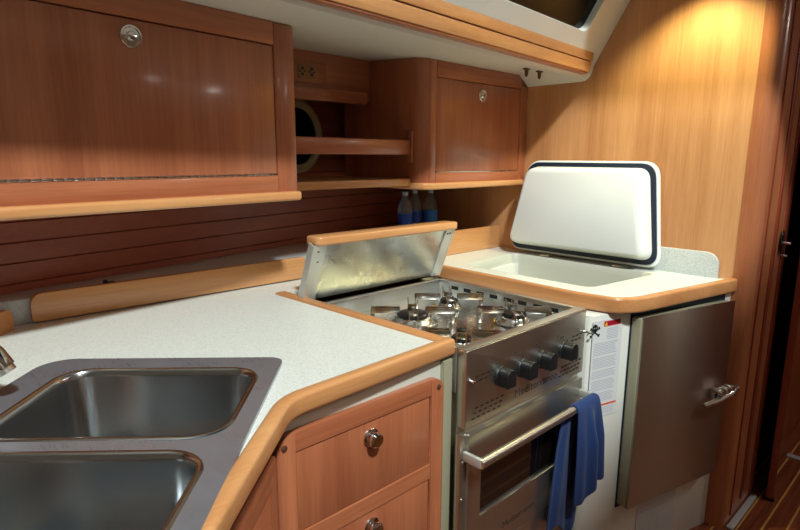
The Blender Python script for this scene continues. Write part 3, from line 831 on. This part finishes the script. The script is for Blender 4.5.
# label on the white front
def ff(dx, dz, n=0): return fp(dx, dz, .0006+n)
lx0, lx1 = .006, .134
lab = obj('warning_label', MB().plate([(lx0, .553), (lx1, .553), (lx1, .872), (lx0, .872)], .0004, .0008, fp), M['paper'], FR, 'white safety label with red DANGER header', smooth=False)
obj('header', MB().plate([(.052, .850), (.124, .850), (.124, .867), (.052, .867)], .0008, .0012, fp), M['red'], lab, 'red header bar', smooth=False)
mb = MB(); merge(mb, text_bm('DANGER', .0155, frame(tuple(fp(.096, .8585, .0013)), ffx, (0, 0, 1), tuple(fp(0, 0, 1)-fp(0, 0, 0))), 0, width=.052))
obj('header_text', mb, M['inkdark'], lab, 'dark header lettering', smooth=False)
obj('triangle', MB().plate([(.055, .852), (.067, .852), (.061, .865)], .0012, .0016, fp), M['yellow'], lab, 'yellow warning triangle', smooth=False)
b = MB(); random.seed(9)
z = .840; n = 0
while z > .605:
    gap = .0052
    if n < 7: x0, x1 = .066+.004*random.random(), .118-.006*random.random()
    else: x0, x1 = .012+.003*random.random(), .118-.012*random.random()
    if n in (7, 15, 22, 27, 34): z -= .006
    b.plate([(x0, z), (x1, z), (x1, z+.0024), (x0, z+.0024)], .0008, .0011, fp)
    z -= gap; n += 1
o = obj('fine_print', b, M['ink'], lab, 'grey lines of fine print', smooth=False)
o['kind'] = 'stuff'
obj('orange_stripe', MB().plate([(.02, .590), (.130, .590), (.130, .596), (.02, .596)], .001, .0014, fp), M['orange'], lab, 'orange stripe', smooth=False)
b = MB()
for z in (.582, .576, .570, .564):
    b.plate([(.03, z), (.120, z), (.120, z+.002), (.03, z+.002)], .001, .0013, fp)
obj('lower_print', b, M['ink'], lab, smooth=False)
# skull and crossbones emblem at the top left of the label
fsk2 = frame(tuple(fp(.013, .846, .0018)), tuple(V(ffx)*.78), (0, 0, .78), tuple(fp(0, 0, 1)-fp(0, 0, 0)))
b = MB()
sk_out = [(.017*math.cos(t)*.82, .007+.017*math.sin(t)) for t in [k*2*PI/24 for k in range(24)]]
b.plate(circle(0, .008, .0135, 24), 0, .001, fsk2, [circle(-.0052, .007, .0035, 10), circle(.0052, .007, .0035, 10), [(-.0015, -.001), (.0015, -.001), (0, .003)]])
b.plate(rrect(-.007, .007, -.011, -.003, .002, 3), 0, .001, fsk2)
for s in (-1, 1):
    d_ = V((s*.83, -.55)); p_ = V((s*.55, .83))
    for c0, c1 in ((-.027, .027),):
        q0 = V((0, -.010))+d_*c0; q1 = V((0, -.010))+d_*c1; w = p_.normalized()*.0024
        b.plate([tuple(q0-w), tuple(q1-w), tuple(q1+w), tuple(q0+w)], .0002+.0003*(s > 0), .0009+.0002*(s > 0), fsk2)
        for q in (q0, q1):
            for k in (-1, 1): b.plate(circle(q.x+w.x*k*1.1, q.y+w.y*k*1.1, .0036, 12), .0001, .0011+.0001*k, fsk2)
obj('skull_emblem', b, M['inkdark'], FR, 'black skull and crossbones emblem', smooth=False)
# paper note stuck low on the cabinet
n_ = obj('paper_note', MB().plate([(.285, -.01), (.49, -.01), (.49, .176), (.285, .176)], .0004, .001, fp), M['note'])
tag(n_, 'pale paper note stuck on the white cabinet below the fridge door', 'note')
b = MB(); random.seed(3)
for k in range(10):
    z = .165-k*.0125
    b.plate([(.30, z), (.40+.07*random.random(), z), (.40, z+.002), (.30, z+.002)], .001, .0013, fp)
obj('handwriting', b, M['ink'], n_, 'faint grey lines of writing', smooth=False)

# ------------------------------------------------------------------ bottles on the ledge
def bottle(x, y, lab_mat, label, z0=.9965, h=.205, r=.033):
    t = thing('water_bottle', label, 'bottle', (x, y, z0), 0, 'water bottles behind the cooker cover')
    k = h/.205
    prof_ = [(r*.7, 0), (r*.97, .004), (r, .012), (r*.96, .04), (r, .046), (r, .125*k), (r*.97, .135*k), (r*.8, .158*k), (r*.45, .178*k), (.0125, .184*k), (.0125, .192*k), (.0003, .192*k)]
    obj('body', MB().lathe(prof_, (x, y, z0), (0, 0, 1), 28), M['bottle'], t)
    obj('cap', MB().lathe([(.0142, .188*k), (.0142, .203*k), (.0125, .205*k), (.0003, .205*k)], (x, y, z0), (0, 0, 1), 20), M['cap'], t, 'pale screw cap')
    obj('label_band', MB().lathe([(r+.0006, .05), (r+.0006, .105*k)], (x, y, z0), (0, 0, 1), 28), lab_mat, t, 'blue paper label')
bottle(1.78, 1.85, M['bluelabel'], 'clear water bottle with blue label, nearest the cooker cover of the three')
bottle(1.915, 1.925, M['bluelabel'], 'clear water bottle with dark blue label, middle of the three')
bottle(2.0, 1.90, M['cyanlabel'], 'clear water bottle with bright blue label, farthest right of the three', r=.036)

# ------------------------------------------------------------------ small hooks under the side deck
for k, x in enumerate((1.935, 2.025)):
    t = thing('hook', ('brown plastic hook under the side deck, farther from the bulkhead', 'brown plastic hook under the side deck, nearer the bulkhead')[k], 'hook', (x, 1.33, 1.697), 0, 'hooks under the side deck')
    zz = side_z(x, 1.33)
    obj('flange', MB().box(x-.016, x+.016, 1.322, 1.338, zz-.006, zz, .002), M['brown'], t)
    obj('stem', MB().lathe([(.008, 0), (.007, .016), (.0045, .026), (.0003, .028)], (x, 1.33, zz-.005), (0, 0, -1), 14), M['brown'], t)

# ------------------------------------------------------------------ door beyond and its strike
dl = V((.6, .122, 0)).normalized(); dn = V((-dl.y, dl.x, 0))
fdr = frame((2.543, .454, FZ), tuple(dl), tuple(dn), (0, 0, 1))
dr = struct('door_1', MB().box(0, .60, 0, .026, .012, 1.95, .003, fdr), M['dooredge'], 'red brown door standing ajar at the right edge', 'door')
obj('foot', MB().box(-.004, .03, -.004, .03, .001, .013, .002, fdr), M['black'], dr, 'black door foot')
st = thing('strike_latch', 'black strike plate with chrome bolts on the doorway post', 'latch', (2.47, .529, 1.04))
fst = frame((2.475, .529, 1.045), (1, 0, 0), (0, 0, 1), (0, -1, 0))
obj('plate', MB().plate([(x*.45, y) for x, y in circle(0, 0, .048, 28)], 0, .003, fst, bevel=.001), M['black'], st, 'oval black plate')
obj('bolt', MB().tube([fst(0, 0, 0), fst(0, 0, .03)], .006, 12), M['chrome'], st, 'short chrome bolt')
obj('bolt', MB().tube([fst(.02, -.05, 0), fst(.02, -.05, .02)], .005, 12), M['chrome'], st, 'short chrome bolt')

# ------------------------------------------------------------------ lamps
CEIL = 2.085
def lamp(x, y, label, power, spot=None, color=(1, .86, .66), r=.05, blend=.25):
    t = thing('ceiling_lamp', label, 'lamp', (x, y, CEIL))
    obj('rim', MB().lathe([(r*1.35, 0), (r*1.3, .012), (r, .016), (r, .006), (.0003, .006)], (x, y, CEIL), (0, 0, -1), 32), M['chrome'], t)
    obj('lens', MB().lathe([(r*.98, .006), (r*.98, .010), (.0003, .012)], (x, y, CEIL), (0, 0, -1), 32), M['lamp'], t)
    if spot:
        l = bpy.data.lights.new('lamp', 'SPOT'); l.spot_size = math.radians(spot); l.spot_blend = blend; l.shadow_soft_size = r*.6
    else:
        l = bpy.data.lights.new('lamp', 'AREA'); l.shape = 'DISK'; l.size = r*2.4
    l.energy = power; l.color = color
    o = bpy.data.objects.new('lamp_light', l); C.objects.link(o); o.parent = t; o.location = (0, 0, -.022)
    return t
sp_ = lamp(2.0, .76, 'small ceiling spotlight close to the pale bulkhead', 34, 108, (1, .97, .50), .032, .6)
W_ = (1, .96, .9)
lamp(.2, -.95, 'added fill lamp over the cabin floor behind the camera', 3, None, W_, .07)  # unseen lamp added for ambient fill
lamp(2.0, -.6, 'added fill lamp over the cabin floor near the doorway', 1.8, None, W_, .06)  # second unseen lamp, added to lift the ambient light
lamp(3.1, -.6, 'added fill lamp in the far cabin', 7, None, W_, .06)  # added to light the far cabin floor and its white post
# cool floodlight added out of view, placed to cast the shadow lines
l = bpy.data.lights.new('added flood', 'AREA'); l.shape = 'DISK'; l.size = .34; l.energy = 262; l.color = (.92, 1, .985)
o = bpy.data.objects.new('added_flood', l); C.objects.link(o); o.location = (-.2, -1.75, 4.5)
o.rotation_euler = V((1.1, 2.7, -3.4)).to_track_quat('-Z', 'Y').to_euler()

# ------------------------------------------------------------------ world, camera, colour
w = bpy.data.worlds.new('night'); bpy.context.scene.world = w; w.use_nodes = True
w.node_tree.nodes['Background'].inputs[0].default_value = (.02, .028, .034, 1)
w.node_tree.nodes['Background'].inputs[1].default_value = 1
cam = bpy.data.cameras.new('camera'); co = bpy.data.objects.new('camera', cam); C.objects.link(co)
yaw, pit, rol = (math.radians(v) for v in (43.4, 10.85, .25))
F = V((math.sin(yaw)*math.cos(pit), math.cos(yaw)*math.cos(pit), -math.sin(pit)))
Rt = V((math.cos(yaw), -math.sin(yaw), 0)); Up = Rt.cross(F)
r2 = Rt*math.cos(rol)+Up*math.sin(rol); u2 = -Rt*math.sin(rol)+Up*math.cos(rol)
co.matrix_world = Matrix(((r2.x, u2.x, -F.x, 0), (r2.y, u2.y, -F.y, 0), (r2.z, u2.z, -F.z, 1.353), (0, 0, 0, 1)))
cam.sensor_width = 36; cam.lens = 560/800*36; cam.clip_start = .02
sc = bpy.context.scene; sc.camera = co
vs = sc.view_settings; vs.view_transform = 'Standard'; vs.look = 'None'; vs.gamma = 1; vs.exposure = 0
